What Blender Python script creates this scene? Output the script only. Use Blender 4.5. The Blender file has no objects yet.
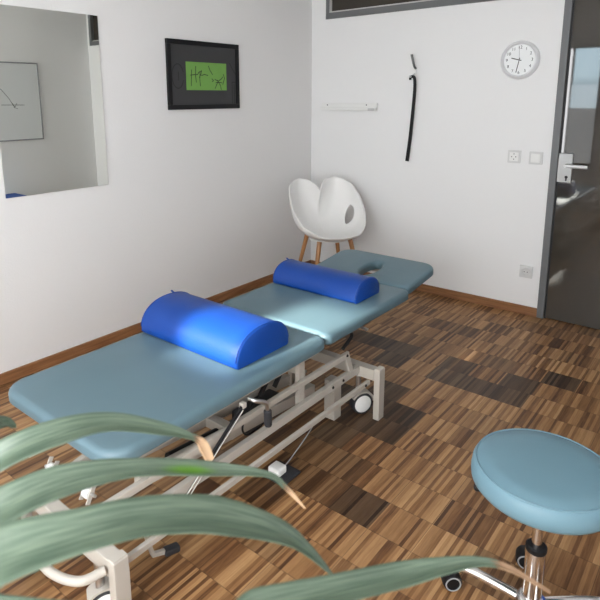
import bpy, bmesh, math, random
from mathutils import Vector, Matrix
random.seed(7)
PI = math.pi
scene = bpy.context.scene
COL = scene.collection

# ------------------------------------------------------------------ materials
def new_mat(name):
    m = bpy.data.materials.new(name); m.use_nodes = True
    nt = m.node_tree
    b = nt.nodes['Principled BSDF']
    return m, nt, b

def mat(name, col, rough=.5, metal=0., bump=0., bscale=200., spec=.5, var=0., vscale=6., sheen=0., coat=0.):
    m, nt, b = new_mat(name)
    b.inputs['Base Color'].default_value = (*col, 1)
    b.inputs['Roughness'].default_value = rough
    b.inputs['Metallic'].default_value = metal
    b.inputs['Specular IOR Level'].default_value = spec
    b.inputs['Coat Weight'].default_value = coat
    tc = nt.nodes.new('ShaderNodeTexCoord')
    if var:
        n = nt.nodes.new('ShaderNodeTexNoise'); n.inputs['Scale'].default_value = vscale
        n.inputs['Detail'].default_value = 4
        nt.links.new(tc.outputs['Object'], n.inputs['Vector'])
        mx = nt.nodes.new('ShaderNodeMix'); mx.data_type = 'RGBA'
        mx.inputs['A'].default_value = (*[c*(1-var) for c in col], 1)
        mx.inputs['B'].default_value = (*[min(1, c*(1+var)) for c in col], 1)
        nt.links.new(n.outputs['Fac'], mx.inputs['Factor'])
        nt.links.new(mx.outputs['Result'], b.inputs['Base Color'])
    if bump:
        n = nt.nodes.new('ShaderNodeTexNoise'); n.inputs['Scale'].default_value = bscale
        n.inputs['Detail'].default_value = 3
        nt.links.new(tc.outputs['Object'], n.inputs['Vector'])
        bp = nt.nodes.new('ShaderNodeBump'); bp.inputs['Strength'].default_value = bump
        bp.inputs['Distance'].default_value = .002
        nt.links.new(n.outputs['Fac'], bp.inputs['Height'])
        nt.links.new(bp.outputs['Normal'], b.inputs['Normal'])
    return m

def wood_mat(name, c1, c2, scale=(40, 40, 3), rough=.45):
    m, nt, b = new_mat(name)
    tc = nt.nodes.new('ShaderNodeTexCoord')
    mp = nt.nodes.new('ShaderNodeMapping'); mp.inputs['Scale'].default_value = scale
    n = nt.nodes.new('ShaderNodeTexNoise'); n.inputs['Scale'].default_value = 1.; n.inputs['Detail'].default_value = 5
    cr = nt.nodes.new('ShaderNodeValToRGB')
    cr.color_ramp.elements[0].position = .3; cr.color_ramp.elements[0].color = (*c1, 1)
    cr.color_ramp.elements[1].position = .7; cr.color_ramp.elements[1].color = (*c2, 1)
    nt.links.new(tc.outputs['Object'], mp.inputs['Vector']); nt.links.new(mp.outputs['Vector'], n.inputs['Vector'])
    nt.links.new(n.outputs['Fac'], cr.inputs['Fac']); nt.links.new(cr.outputs['Color'], b.inputs['Base Color'])
    b.inputs['Roughness'].default_value = rough
    return m

M = {}
M['wall'] = mat('wall_paint', (.80, .79, .78), .85, bump=.55, bscale=110, spec=.2)
M['wall_smooth'] = mat('back_wall_paint', (.83, .83, .825), .8, bump=.2, bscale=90, spec=.2)
M['ceiling'] = mat('ceiling_paint', (.82, .82, .81), .9)
M['baseboard'] = wood_mat('baseboard_wood', (.20, .085, .035), (.33, .16, .07), (6, 6, 80), .4)
M['vinyl'] = mat('blue_grey_vinyl', (.112, .186, .222), .42, bump=.12, bscale=420, spec=.5, var=.10, vscale=5)
M['stool_vinyl'] = mat('light_blue_vinyl', (.140, .250, .305), .45, bump=.1, bscale=420, spec=.45, var=.06, vscale=6)
M['blue'] = mat('royal_blue_vinyl', (.003, .050, .285), .42, bump=.45, bscale=230, spec=.38)
M['blue_seam'] = mat('blue_piping', (.004, .052, .29), .45)
M['frame'] = mat('beige_powder_coat', (.46, .425, .375), .42, spec=.45)
M['white_plastic'] = mat('white_plastic', (.82, .82, .80), .35)
M['shell'] = mat('white_shell_plastic', (.83, .82, .80), .4, spec=.45)
M['beech'] = wood_mat('beech_leg_wood', (.34, .15, .055), (.50, .26, .11), (60, 60, 4), .45)
M['chrome'] = mat('chrome', (.78, .76, .74), .16, 1.)
M['steel'] = mat('brushed_steel', (.60, .60, .60), .32, 1.)
M['silver'] = mat('silver_paint', (.80, .81, .82), .3, .25)
M['black'] = mat('black_plastic', (.008, .008, .009), .5, spec=.25)
M['rubber'] = mat('dark_rubber', (.025, .026, .03), .6)
M['grey_ring'] = mat('grey_tyre_ring', (.30, .31, .32), .5)
M['alu_grey'] = mat('grey_door_metal', (.145, .150, .152), .42, .0, spec=.4)
M['stile'] = mat('silver_stile_metal', (.30, .31, .32), .35, .5)
M['seal'] = mat('black_seal', (.01, .01, .01), .6)
M['pale_seal'] = mat('pale_glazing_strip', (.55, .54, .52), .5)
M['card_green'] = mat('green_card', (.165, .36, .075), .7, var=.06, vscale=20)
M['mat_grey'] = mat('dark_grey_mount', (.038, .038, .040), .6)
M['mat_line'] = mat('grey_pencil', (.016, .016, .017), .7)
M['ink'] = mat('dark_ink', (.02, .03, .015), .7)
M['whiteboard'] = mat('whiteboard_enamel', (.72, .74, .74), .3)
M['plate'] = mat('plate_plastic', (.66, .66, .65), .35)
M['dark_steel'] = mat('dark_steel', (.16, .16, .16), .35, .7)
M['lock'] = mat('satin_lock_steel', (.36, .36, .355), .4, .5)
M['lever'] = mat('bright_lever', (.75, .75, .75), .3, .35)
M['clock_face'] = mat('clock_face', (.86, .88, .88), .4)
M['brown_tip'] = mat('dry_leaf_tip', (.55, .33, .14), .6)
M['pot'] = mat('grey_pot', (.35, .34, .33), .6)
M['soil'] = mat('soil', (.04, .028, .02), .95, bump=.8, bscale=80)
M['stem'] = mat('plant_stem', (.18, .13, .08), .8, bump=.6, bscale=60)
M['blue_foam'] = mat('blue_foam', (.02, .09, .40), .7)
M['facade'] = mat('outside_ground', (.30, .30, .28), .9)

def mirror_mat():
    m, nt, b = new_mat('mirror_silver')
    b.inputs['Base Color'].default_value = (.91, .92, .87, 1); b.inputs['Metallic'].default_value = 1
    b.inputs['Roughness'].default_value = .0
    return m
M['mirror'] = mirror_mat()

def dark_glass(name, col, ior):
    m, nt, b = new_mat(name)
    b.inputs['Base Color'].default_value = (*col, 1); b.inputs['Roughness'].default_value = .03
    b.inputs['IOR'].default_value = ior
    return m
M['door_glass'] = dark_glass('smoked_door_glass', (.050, .044, .036), 1.80)
M['transom_glass'] = dark_glass('smoked_transom_glass', (.045, .038, .030), 1.45)

def clear_glass():
    m, nt, b = new_mat('window_glass')
    nt.nodes.remove(b)
    out = nt.nodes['Material Output']
    t = nt.nodes.new('ShaderNodeBsdfTransparent'); t.inputs['Color'].default_value = (.96, .98, .97, 1)
    g = nt.nodes.new('ShaderNodeBsdfGlossy'); g.inputs['Roughness'].default_value = .0
    f = nt.nodes.new('ShaderNodeFresnel'); f.inputs['IOR'].default_value = 1.2
    mx = nt.nodes.new('ShaderNodeMixShader')
    nt.links.new(f.outputs['Fac'], mx.inputs['Fac']); nt.links.new(t.outputs[0], mx.inputs[1]); nt.links.new(g.outputs[0], mx.inputs[2])
    nt.links.new(mx.outputs[0], out.inputs['Surface'])
    return m
M['glass'] = clear_glass()

def glow_blind(name, col, strength):
    m, nt, b = new_mat(name)
    b.inputs['Base Color'].default_value = (.8, .8, .78, 1); b.inputs['Roughness'].default_value = .9
    b.inputs['Emission Color'].default_value = (*col, 1)
    b.inputs['Emission Strength'].default_value = strength  # emission stands in for daylight behind the fabric
    return m
M['blind'] = glow_blind('fill_glow_blind', (.97, .985, 1.0), 10.5)  # added fill light: glowing blind on the unseen right window
M['sky_glow'] = glow_blind('blue_sky_glow', (.64, .79, .88), 6.0)  # added glowing band: stands in for sky and trims the sun beam
M['dim_blind'] = glow_blind('white_sheer_blind', (.95, .97, 1.0), 9.0)
M['shade'] = glow_blind('grey_glow_panel', (.50, .54, .57), 2.2)  # added panel: cuts off low sun, glow stands in for outdoors

def floor_mat():
    m, nt, b = new_mat('lamella_parquet')
    N, L = nt.nodes, nt.links
    tc = N.new('ShaderNodeTexCoord'); sp = N.new('ShaderNodeSeparateXYZ'); L.new(tc.outputs['Object'], sp.inputs[0])
    def math_(op, a, bb=None):
        n = N.new('ShaderNodeMath'); n.operation = op
        for k, v in enumerate((a, bb)):
            if v is None: continue
            if isinstance(v, (int, float)): n.inputs[k].default_value = v
            else: L.new(v, n.inputs[k])
        return n.outputs[0]
    sx = math_('FLOOR', math_('DIVIDE', sp.outputs['X'], .0123))
    sy = math_('FLOOR', math_('DIVIDE', math_('ADD', sp.outputs['Y'], 2.365), .16))
    cb = N.new('ShaderNodeCombineXYZ'); L.new(sx, cb.inputs[0]); L.new(sy, cb.inputs[1])
    wn = N.new('ShaderNodeTexWhiteNoise'); wn.noise_dimensions = '2D'; L.new(cb.outputs[0], wn.inputs['Vector'])
    bx = math_('FLOOR', math_('DIVIDE', math_('SUBTRACT', sp.outputs['X'], 1.815), .16))
    cb2 = N.new('ShaderNodeCombineXYZ'); L.new(bx, cb2.inputs[0]); L.new(sy, cb2.inputs[1]); cb2.inputs[2].default_value = 3.3
    wb = N.new('ShaderNodeTexWhiteNoise'); wb.noise_dimensions = '3D'; L.new(cb2.outputs[0], wb.inputs['Vector'])
    # grain inside each strip
    mp = N.new('ShaderNodeMapping'); mp.inputs['Scale'].default_value = (260, 14, 1); L.new(tc.outputs['Object'], mp.inputs['Vector'])
    gn = N.new('ShaderNodeTexNoise'); gn.inputs['Scale'].default_value = 1; gn.inputs['Detail'].default_value = 4; L.new(mp.outputs[0], gn.inputs['Vector'])
    v = math_('ADD', math_('MULTIPLY', wn.outputs['Value'], .60), math_('MULTIPLY', wb.outputs['Value'], .22))
    v = math_('ADD', v, math_('MULTIPLY', math_('SUBTRACT', gn.outputs['Fac'], .5), .45))
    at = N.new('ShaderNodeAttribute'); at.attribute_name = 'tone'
    v = math_('ADD', v, .08)
    cr = N.new('ShaderNodeValToRGB'); L.new(v, cr.inputs['Fac'])
    e = cr.color_ramp.elements
    e[0].position = .0; e[0].color = (.050, .020, .008, 1)
    e[1].position = 1.; e[1].color = (.56, .335, .160, 1)
    for pos, c in ((.20, (.110, .047, .019, 1)), (.42, (.235, .115, .046, 1)), (.66, (.36, .195, .084, 1))):
        k = e.new(pos); k.color = c
    # dark blocks of smoked wood, some with shade painted in
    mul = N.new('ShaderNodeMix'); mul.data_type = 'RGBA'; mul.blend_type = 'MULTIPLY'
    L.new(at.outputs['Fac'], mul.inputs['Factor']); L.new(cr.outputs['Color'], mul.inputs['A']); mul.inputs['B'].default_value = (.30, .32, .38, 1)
    # fine dark joints: across rows and between strips
    fy = math_('FRACT', math_('DIVIDE', math_('ADD', sp.outputs['Y'], 2.365), .16))
    jy = math_('LESS_THAN', fy, .016)
    fx = math_('FRACT', math_('DIVIDE', math_('SUBTRACT', sp.outputs['X'], 1.815), .16))
    jx = math_('LESS_THAN', fx, .014)
    j = math_('MULTIPLY', math_('MAXIMUM', jy, jx), .55)
    mj = N.new('ShaderNodeMix'); mj.data_type = 'RGBA'; L.new(j, mj.inputs['Factor']); L.new(mul.outputs['Result'], mj.inputs['A'])
    mj.inputs['B'].default_value = (.035, .018, .010, 1)
    L.new(mj.outputs['Result'], b.inputs['Base Color'])
    b.inputs['Roughness'].default_value = .42; b.inputs['Specular IOR Level'].default_value = .35
    bp = N.new('ShaderNodeBump'); bp.inputs['Strength'].default_value = .08; bp.inputs['Distance'].default_value = .001
    L.new(v, bp.inputs['Height']); L.new(bp.outputs['Normal'], b.inputs['Normal'])
    return m
M['floor'] = floor_mat()

def leaf_mat():
    m, nt, b = new_mat('strap_leaf')
    N, L = nt.nodes, nt.links
    out = N['Material Output']
    ua = N.new('ShaderNodeAttribute'); ua.attribute_name = 'across'
    la = N.new('ShaderNodeAttribute'); la.attribute_name = 'along'
    dry = N.new('ShaderNodeAttribute'); dry.attribute_name = 'dry'
    cb = N.new('ShaderNodeCombineXYZ'); L.new(ua.outputs['Fac'], cb.inputs[0]); L.new(la.outputs['Fac'], cb.inputs[1])
    mp = N.new('ShaderNodeMapping'); mp.inputs['Scale'].default_value = (14, 2.0, 1); L.new(cb.outputs[0], mp.inputs['Vector'])
    n = N.new('ShaderNodeTexNoise'); n.inputs['Scale'].default_value = 1; n.inputs['Detail'].default_value = 3; L.new(mp.outputs[0], n.inputs['Vector'])
    cr = N.new('ShaderNodeValToRGB'); L.new(n.outputs['Fac'], cr.inputs['Fac'])
    cr.color_ramp.elements[0].position = .32; cr.color_ramp.elements[0].color = (.058, .104, .066, 1)
    cr.color_ramp.elements[1].position = .70; cr.color_ramp.elements[1].color = (.165, .228, .155, 1)
    dr_ = N.new('ShaderNodeValToRGB'); L.new(dry.outputs['Fac'], dr_.inputs['Fac'])
    dr_.color_ramp.elements[0].position = .3; dr_.color_ramp.elements[0].color = (.22, .10, .04, 1)
    dr_.color_ramp.elements[1].position = .9; dr_.color_ramp.elements[1].color = (.80, .56, .34, 1)
    st_ = N.new('ShaderNodeMath'); st_.operation = 'MULTIPLY'; st_.use_clamp = True; st_.inputs[1].default_value = 3.; L.new(dry.outputs['Fac'], st_.inputs[0])
    mx = N.new('ShaderNodeMix'); mx.data_type = 'RGBA'; L.new(st_.outputs[0], mx.inputs['Factor']); L.new(cr.outputs['Color'], mx.inputs['A'])
    L.new(dr_.outputs['Color'], mx.inputs['B'])
    L.new(mx.outputs['Result'], b.inputs['Base Color'])
    b.inputs['Roughness'].default_value = .42; b.inputs['Specular IOR Level'].default_value = .9
    sa_ = N.new('ShaderNodeAttribute'); sa_.attribute_name = 'sun_glow'
    my = N.new('ShaderNodeMix'); my.data_type = 'RGBA'; L.new(sa_.outputs['Fac'], my.inputs['Factor']); L.new(mx.outputs['Result'], my.inputs['A'])
    my.inputs['B'].default_value = (.10, .26, .012, 1)  # sunlight through the leaf, painted as a yellow-green spot
    mx = my
    L.new(mx.outputs['Result'], b.inputs['Base Color'])
    tr = N.new('ShaderNodeBsdfTranslucent'); L.new(mx.outputs['Result'], tr.inputs['Color'])
    ms = N.new('ShaderNodeMixShader'); ms.inputs['Fac'].default_value = .22
    L.new(b.outputs[0], ms.inputs[1]); L.new(tr.outputs[0], ms.inputs[2]); L.new(ms.outputs[0], out.inputs['Surface'])
    return m
M['leaf'] = leaf_mat()

# ------------------------------------------------------------------ builders
def root(name, loc, label, cat, group=None):
    o = bpy.data.objects.new(name, None); COL.objects.link(o); o.location = loc
    o.empty_display_size = .05
    o['label'] = label; o['category'] = cat
    if group: o['group'] = group
    return o

def top(o):
    while o.parent: o = o.parent
    return o

def obj(name, bm, m, parent=None, label=None, cat=None, group=None, kind=None, smooth=None, mats=None):
    """one mesh object; vertices are given in world space and moved into the thing's own frame"""
    bmesh.ops.recalc_face_normals(bm, faces=bm.faces)
    if parent is not None:
        base = top(parent).location.copy()
        bmesh.ops.translate(bm, vec=-base, verts=bm.verts)
    me = bpy.data.meshes.new(name); bm.to_mesh(me); bm.free()
    for mm in (mats or [m]): me.materials.append(mm)
    o = bpy.data.objects.new(name, me); COL.objects.link(o)
    if parent is not None:
        o.parent = parent
    if smooth:
        for p in me.polygons: p.use_smooth = True
        if smooth != True:
            me.set_sharp_from_angle(angle=math.radians(smooth))
    if label: o['label'] = label
    if cat: o['category'] = cat
    if group: o['group'] = group
    if kind: o['kind'] = kind
    return o

def B(): return bmesh.new()

def box(bm, x0, x1, y0, y1, z0, z1, bev=0., seg=2, mi=0):
    vs = [bm.verts.new(p) for p in ((x0,y0,z0),(x1,y0,z0),(x1,y1,z0),(x0,y1,z0),(x0,y0,z1),(x1,y0,z1),(x1,y1,z1),(x0,y1,z1))]
    fs = [bm.faces.new([vs[i] for i in f]) for f in ((0,3,2,1),(4,5,6,7),(0,1,5,4),(1,2,6,5),(2,3,7,6),(3,0,4,7))]
    for f in fs: f.material_index = mi
    if bev:
        es = list({e for f in fs for e in f.edges})
        bmesh.ops.bevel(bm, geom=es, offset=bev, segments=seg, affect='EDGES', profile=.5)
    return bm

def obox(bm, c, ax, ay, az, hx, hy, hz, bev=0.):
    """box about c with half sizes along three axes"""
    c = Vector(c); ax, ay, az = Vector(ax).normalized(), Vector(ay).normalized(), Vector(az).normalized()
    t = B(); box(t, -hx, hx, -hy, hy, -hz, hz, bev)
    mt = Matrix(((ax.x, ay.x, az.x, c.x), (ax.y, ay.y, az.y, c.y), (ax.z, ay.z, az.z, c.z), (0,0,0,1)))
    t.transform(mt); me = bpy.data.meshes.new('t'); t.to_mesh(me); t.free(); bm.from_mesh(me); bpy.data.meshes.remove(me)
    return bm

def bar(bm, a, b, w, h, up=(0,0,1), bev=.002):
    """rectangular tube from a to b: w sideways, h along up"""
    a, b = Vector(a), Vector(b); d = (b-a); n = d.normalized(); s = n.cross(Vector(up)).normalized(); u = s.cross(n)
    return obox(bm, (a+b)/2, n, s, u, d.length/2, w/2, h/2, bev)

def spline(pts, n=8):
    P = [Vector(p) for p in pts]; out = []
    Q = [P[0]*2-P[1]] + P + [P[-1]*2-P[-2]]
    for i in range(1, len(Q)-2):
        for k in range(n):
            t = k/n; a, b, c, d = Q[i-1], Q[i], Q[i+1], Q[i+2]
            out.append(.5*((2*b)+(c-a)*t+(2*a-5*b+4*c-d)*t*t+(-a+3*b-3*c+d)*t**3))
    out.append(P[-1]); return out

def tube(bm, pts, r, seg=14, caps=True):
    pts = [Vector(p) for p in pts]; rr = r if isinstance(r, (list, tuple)) else [r]*len(pts)
    T = []
    for i in range(len(pts)):
        a, b = pts[max(0, i-1)], pts[min(len(pts)-1, i+1)]; T.append((b-a).normalized())
    ref = Vector((0,0,1)) if abs(T[0].z) < .9 else Vector((1,0,0))
    u = T[0].cross(ref).normalized(); rings = []
    for p, t, q in zip(pts, T, rr):
        u = (u - t*u.dot(t)).normalized(); v = t.cross(u)
        rings.append([bm.verts.new(p+(u*math.cos(2*PI*k/seg)+v*math.sin(2*PI*k/seg))*q) for k in range(seg)])
    for A, Bq in zip(rings, rings[1:]):
        for k in range(seg): bm.faces.new((A[k], A[(k+1)%seg], Bq[(k+1)%seg], Bq[k]))
    if caps:
        bm.faces.new(rings[0][::-1]); bm.faces.new(rings[-1])
    return bm

def lathe(bm, prof, c=(0,0,0), axis=(0,0,1), seg=48):
    """prof: (radius, height) pairs; closed by poles where radius is 0"""
    c = Vector(c); ax = Vector(axis).normalized()
    ref = Vector((0,0,1)) if abs(ax.z) < .9 else Vector((1,0,0))
    u = ax.cross(ref).normalized(); v = ax.cross(u); rings = []
    for r, h in prof:
        if r < 1e-6: rings.append([bm.verts.new(c+ax*h)])
        else: rings.append([bm.verts.new(c+ax*h+(u*math.cos(2*PI*k/seg)+v*math.sin(2*PI*k/seg))*r) for k in range(seg)])
    for A, Q in zip(rings, rings[1:]):
        for k in range(seg):
            k2 = (k+1) % seg
            if len(A) == 1 and len(Q) == 1: continue
            if len(A) == 1: bm.faces.new((A[0], Q[k2], Q[k]))
            elif len(Q) == 1: bm.faces.new((A[k], A[k2], Q[0]))
            else: bm.faces.new((A[k], A[k2], Q[k2], Q[k]))
    return bm

def strokes(bm, lines, M4, w, t=.0006):
    """pen strokes: 2-D polylines put on a plane by M4(x, y) -> (point, normal)"""
    for ln in lines:
        for a, b in zip(ln, ln[1:]):
            pa, n = M4(*a); pb, _ = M4(*b)
            if (pb-pa).length < 1e-6: continue
            d = (pb-pa).normalized(); s = d.cross(n)
            obox(bm, (pa+pb)/2+n*t/2, d, s, n, (pb-pa).length/2+w*.3, w/2, t/2)
    return bm

# ------------------------------------------------------------------ the room
W, D, H = 3.206, -4.5, 2.62
X0, PITCH, Y0 = 1.815, .16, -2.365
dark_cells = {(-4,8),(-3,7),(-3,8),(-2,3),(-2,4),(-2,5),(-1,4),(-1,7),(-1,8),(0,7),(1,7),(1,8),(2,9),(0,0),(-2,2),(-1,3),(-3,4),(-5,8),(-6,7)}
mid_cells = {(-2,0),(-2,1),(-1,1),(-1,0),(-2,-1),(-3,1)}  # blocks under the table: wood tone with shade painted in
bm = B(); tone = []
ix0, ix1 = math.floor((0-X0)/PITCH), math.floor((W-X0)/PITCH)
iy0, iy1 = math.floor((D-Y0)/PITCH), math.floor((.119-Y0)/PITCH)
rnd = random.Random(3)
for ix in range(ix0, ix1+1):
    for iy in range(iy0, iy1+1):
        xa, xb = max(0, X0+ix*PITCH), min(W, X0+(ix+1)*PITCH)
        ya, yb = max(D, Y0+iy*PITCH), min(.12, Y0+(iy+1)*PITCH)
        if xb-xa < 1e-5 or yb-ya < 1e-5: continue
        bm.faces.new([bm.verts.new(p) for p in ((xa,ya,0),(xb,ya,0),(xb,yb,0),(xa,yb,0))])
        r = rnd.random()
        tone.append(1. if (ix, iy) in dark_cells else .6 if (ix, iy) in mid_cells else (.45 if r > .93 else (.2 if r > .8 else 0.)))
me = bpy.data.meshes.new('floor')
bmesh.ops.remove_doubles(bm, verts=bm.verts, dist=1e-5)
nf = len(bm.faces); bm.to_mesh(me); bm.free()
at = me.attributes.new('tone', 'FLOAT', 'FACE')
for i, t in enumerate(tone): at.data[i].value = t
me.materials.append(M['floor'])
fl = bpy.data.objects.new('floor', me); COL.objects.link(fl); fl['kind'] = 'structure'

def struct(name, bm, m, **k): return obj(name, bm, m, kind='structure', **k)

struct('ceiling', box(B(), 0, W, D, 0, H, H+.1), M['ceiling'])
struct('wall_left', box(B(), -.12, 0, D-.12, .12, -.0, H), M['wall'])
struct('wall_right', box(B(), W, W+.12, D-.12, .12, -.0, H), M['wall_smooth'])
DX0, DX1 = 1.862, 2.90           # door opening
TX0, TX1, TZ0, TZ1 = .14, 3.155, 2.036, 2.50
b = B()
box(b, 0, DX0, 0, .12, 0, TZ0); box(b, DX1, W, 0, .12, 0, TZ0)
box(b, 0, TX0, 0, .12, TZ0, H); box(b, TX1, W, 0, .12, TZ0, H); box(b, TX0, TX1, 0, .12, TZ1, H)
struct('wall_back', b, M['wall_smooth'])

# transom window above wall and door
f = .046
b = B()
box(b, TX0, TX1, -.012, .07, TZ0, TZ0+f, .002); box(b, TX0, TX1, -.012, .07, TZ1-f, TZ1, .002)
box(b, TX0, TX0+f*.62, -.012, .07, TZ0+f, TZ1-f, .002); box(b, TX1-f, TX1, -.012, .07, TZ0+f, TZ1-f, .002)
box(b, DX0, DX0+f, -.012, .07, TZ0+f, TZ1-f, .002)
w1 = struct('window_1', b, M['alu_grey'])
b = B()
for xa, xb in ((TX0+f*.62, DX0), (DX0+f, TX1-f)):
    box(b, xa, xb, -.002, .02, TZ0+f, TZ0+f+.010); box(b, xa, xa+.008, -.002, .02, TZ0+f+.010, TZ1-f)
obj('glazing_strip', b, M['pale_seal'], w1)
b = B()
for xa, xb in ((TX0+f*.62+.008, DX0), (DX0+f+.008, TX1-f)): box(b, xa, xb, .022, .03, TZ0+f+.010, TZ1-f)
obj('glass_pane', b, M['transom_glass'], w1)

# smoked glass door in grey metal frame
b = B()
box(b, DX0, DX0+.042, -.014, .10, 0, TZ0, .002); box(b, DX1-.042, DX1, -.014, .10, 0, TZ0, .002)
box(b, DX0+.042, DX1-.042, -.014, .10, TZ0-.03, TZ0, .002)
dr = struct('door_1', b, M['alu_grey'])
b = B(); box(b, DX0+.042, DX0+.054, .004, .05, 0, TZ0-.03); box(b, DX1-.054, DX1-.042, .004, .05, 0, TZ0-.03)
obj('door_seal', b, M['seal'], dr)
lx0, lx1 = DX0+.054, DX1-.054
b = B(); box(b, lx0, lx1, -.004, .03, .008, TZ0-.03, .002)
obj('door_glass', b, M['door_glass'], dr)
b = B(); box(b, 1.908, 1.990, -.020, -.006, .912, 1.090, .003)
pl = obj('lock_plate', b, M['lock'], dr, label='brushed silver lock plate')
b = B(); tube(b, [(1.962,-.018,1.018), (1.962,-.062,1.018)], .011)
tube(b, spline([(1.962,-.055,1.018), (1.968,-.064,1.018), (2.0,-.068,1.018), (2.082,-.068,1.018)], 5), .0105)
obj('door_handle', b, M['lever'], pl, smooth=40)
b = B(); lathe(b, [(0,.004),(.008,.004),(.009,0)], (1.962,-.020,.945), (0,-1,0), 16); box(b, 1.958, 1.966, -.0235, -.0195, .922, .945)
obj('keyhole', b, M['black'], pl)

# black panel added behind the door and transom to block outside light
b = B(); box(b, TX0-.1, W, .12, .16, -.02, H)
struct('light_block_panel', b, M['seal'])
# baseboards
struct('baseboard_left', box(B(), .0, .014, D, 0, 0, .06, .003), M['baseboard'])
struct('baseboard_back', box(B(), .014, DX0, -.014, 0, 0, .06, .003), M['baseboard'])
struct('baseboard_right', box(B(), W-.014, W, D, 0, 0, .06, .003), M['baseboard'])

# window wall behind the camera
WX = [(.56, 1.255), (1.62, 3.08)]; WZ0, WZ1 = .45, 2.075
b = B()
box(b, 0, WX[0][0], D-.12, D, 0, H); box(b, WX[0][1], WX[1][0], D-.12, D, 0, H); box(b, WX[1][1], W, D-.12, D, 0, H)
for xa, xb in WX: box(b, xa, xb, D-.12, D, 0, WZ0); box(b, xa, xb, D-.12, D, WZ1, H)
struct('wall_front', b, M['wall_smooth'])
for k, (xa, xb) in enumerate(WX):
    b = B(); f = .035
    box(b, xa, xa+f, D-.09, D-.03, WZ0, WZ1); box(b, xb-f, xb, D-.09, D-.03, WZ0, WZ1)
    box(b, xa+f, xb-f, D-.09, D-.03, WZ0, WZ0+f); box(b, xa+f, xb-f, D-.09, D-.03, WZ1-f, WZ1)
    if k == 0: box(b, .890, .908, D-.09, D-.03, WZ0+f, WZ1-f)
    wn = struct('window_%d' % (k+2), b, M['alu_grey'] if k == 0 else M['white_plastic'])
    panes = [(xa+f, .890), (.908, xb-f)] if k == 0 else [(xa+f, xb-f)]
    for pa, pb in panes: obj('glass_pane', box(B(), pa, pb, D-.066, D-.06, WZ0+f, WZ1-f), M['glass'], wn)
    if k == 0:
        obj('sun_block_panel', box(B(), .908, xb-f, D-.045, D-.040, WZ0+f, 1.28), M['shade'], wn, label='grey glowing panel added over the lower pane to block sun')
        obj('glowing_blind', box(B(), .908, xb-f, D-.045, D-.040, 1.28, 1.58), M['sky_glow'], wn, label='pale blue glowing band added to block sun and stand in for sky')
        obj('glowing_blind', box(B(), xa+f, .890, D-.045, D-.040, WZ0+f, WZ1-f), M['dim_blind'], wn, label='white glowing blind added to fill the room with light')
    else: obj('glowing_blind', box(B(), xa+f, xb-f, D-.045, D-.040, WZ0+f, WZ1-f), M['blind'], wn, label='white glowing blind added to fill the room with light')

# ------------------------------------------------------------------ things on the left wall
r = root('wall_mirror', (0,-2.28,.96), 'frameless wall mirror reflecting a whiteboard, on the left wall', 'mirror')
obj('mirror_glass', box(B(), .006, .0105, -2.572, -1.980, .957, 1.879), M['mirror'], r)
b = B(); box(b, .001, .006, -2.569, -1.983, .960, 1.876)
obj('backing_board', b, M['black'], r)

r = root('picture_frame', (0,-1.176,1.366), 'black framed picture of a small green card with ink strokes on dark grey', 'picture')
py0, py1, pz0, pz1, fw = -1.514, -.878, 1.368, 1.797, .030
b = B(); box(b, .002, .020, py0, py1, pz0, pz0+fw, .002); box(b, .002, .020, py0, py1, pz1-fw, pz1, .002)
box(b, .002, .020, py0, py0+fw, pz0+fw, pz1-fw, .002); box(b, .002, .020, py1-fw, py1, pz0+fw, pz1-fw, .002)
obj('frame', b, M['black'], r)
mnt = obj('mount', box(B(), .004, .012, py0+fw, py1-fw, pz0+fw, pz1-fw), M['mat_grey'], r, label='dark grey mount')
def on_left(x):
    return lambda y, z: (Vector((x, y, z)), Vector((1,0,0)))
card = obj('card', box(B(), .012, .0135, -1.362, -1.001, 1.490, 1.666), M['card_green'], r, label='small green card')
def cp(u, v): return (-1.362+.361*u, 1.666-.176*v)
lines = [[cp(*q) for q in l] for l in (
    [(.13,.28),(.12,.55),(.11,.85)], [(.23,.15),(.22,.5),(.235,.72)], [(.10,.47),(.18,.45),(.27,.44),(.30,.36),(.37,.30),(.35,.42),(.31,.55)],
    [(.33,.35),(.32,.62),(.33,.85)], [(.36,.47),(.44,.43),(.52,.46)], [(.54,.12),(.58,.28),(.64,.42)],
    [(.62,.58),(.66,.64),(.63,.68)], [(.70,.60),(.78,.66),(.86,.58),(.90,.50)], [(.78,.66),(.73,.82),(.70,.93)], [(.76,.62),(.83,.80),(.86,.97)],
    [(.92,.40),(.95,.55),(.90,.78)], [(.72,.72),(.80,.70),(.88,.72)])]
for l in lines: obj('ink_stroke', strokes(B(), [l], on_left(.0136), .0048), M['ink'], card)
c0, c1 = -1.43, 1.575
arc = [(c0+.048*math.cos(a)*(1.0), c1+.075*math.sin(a)) for a in [k*PI/9 for k in range(1, 18)]]
lines = [arc, [(-1.425,1.60),(-1.425,1.55)], [(-.965,1.67),(-.93,1.62),(-.90,1.59)], [(-.945,1.545),(-.905,1.545)], [(-.945,1.545),(-.945,1.40)], [(-.905,1.545),(-.905,1.40)], [(-.925,1.53),(-.925,1.40)]]
for l in lines: obj('pencil_line', strokes(B(), [l], on_left(.0121), .005), M['mat_line'], mnt)

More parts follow.
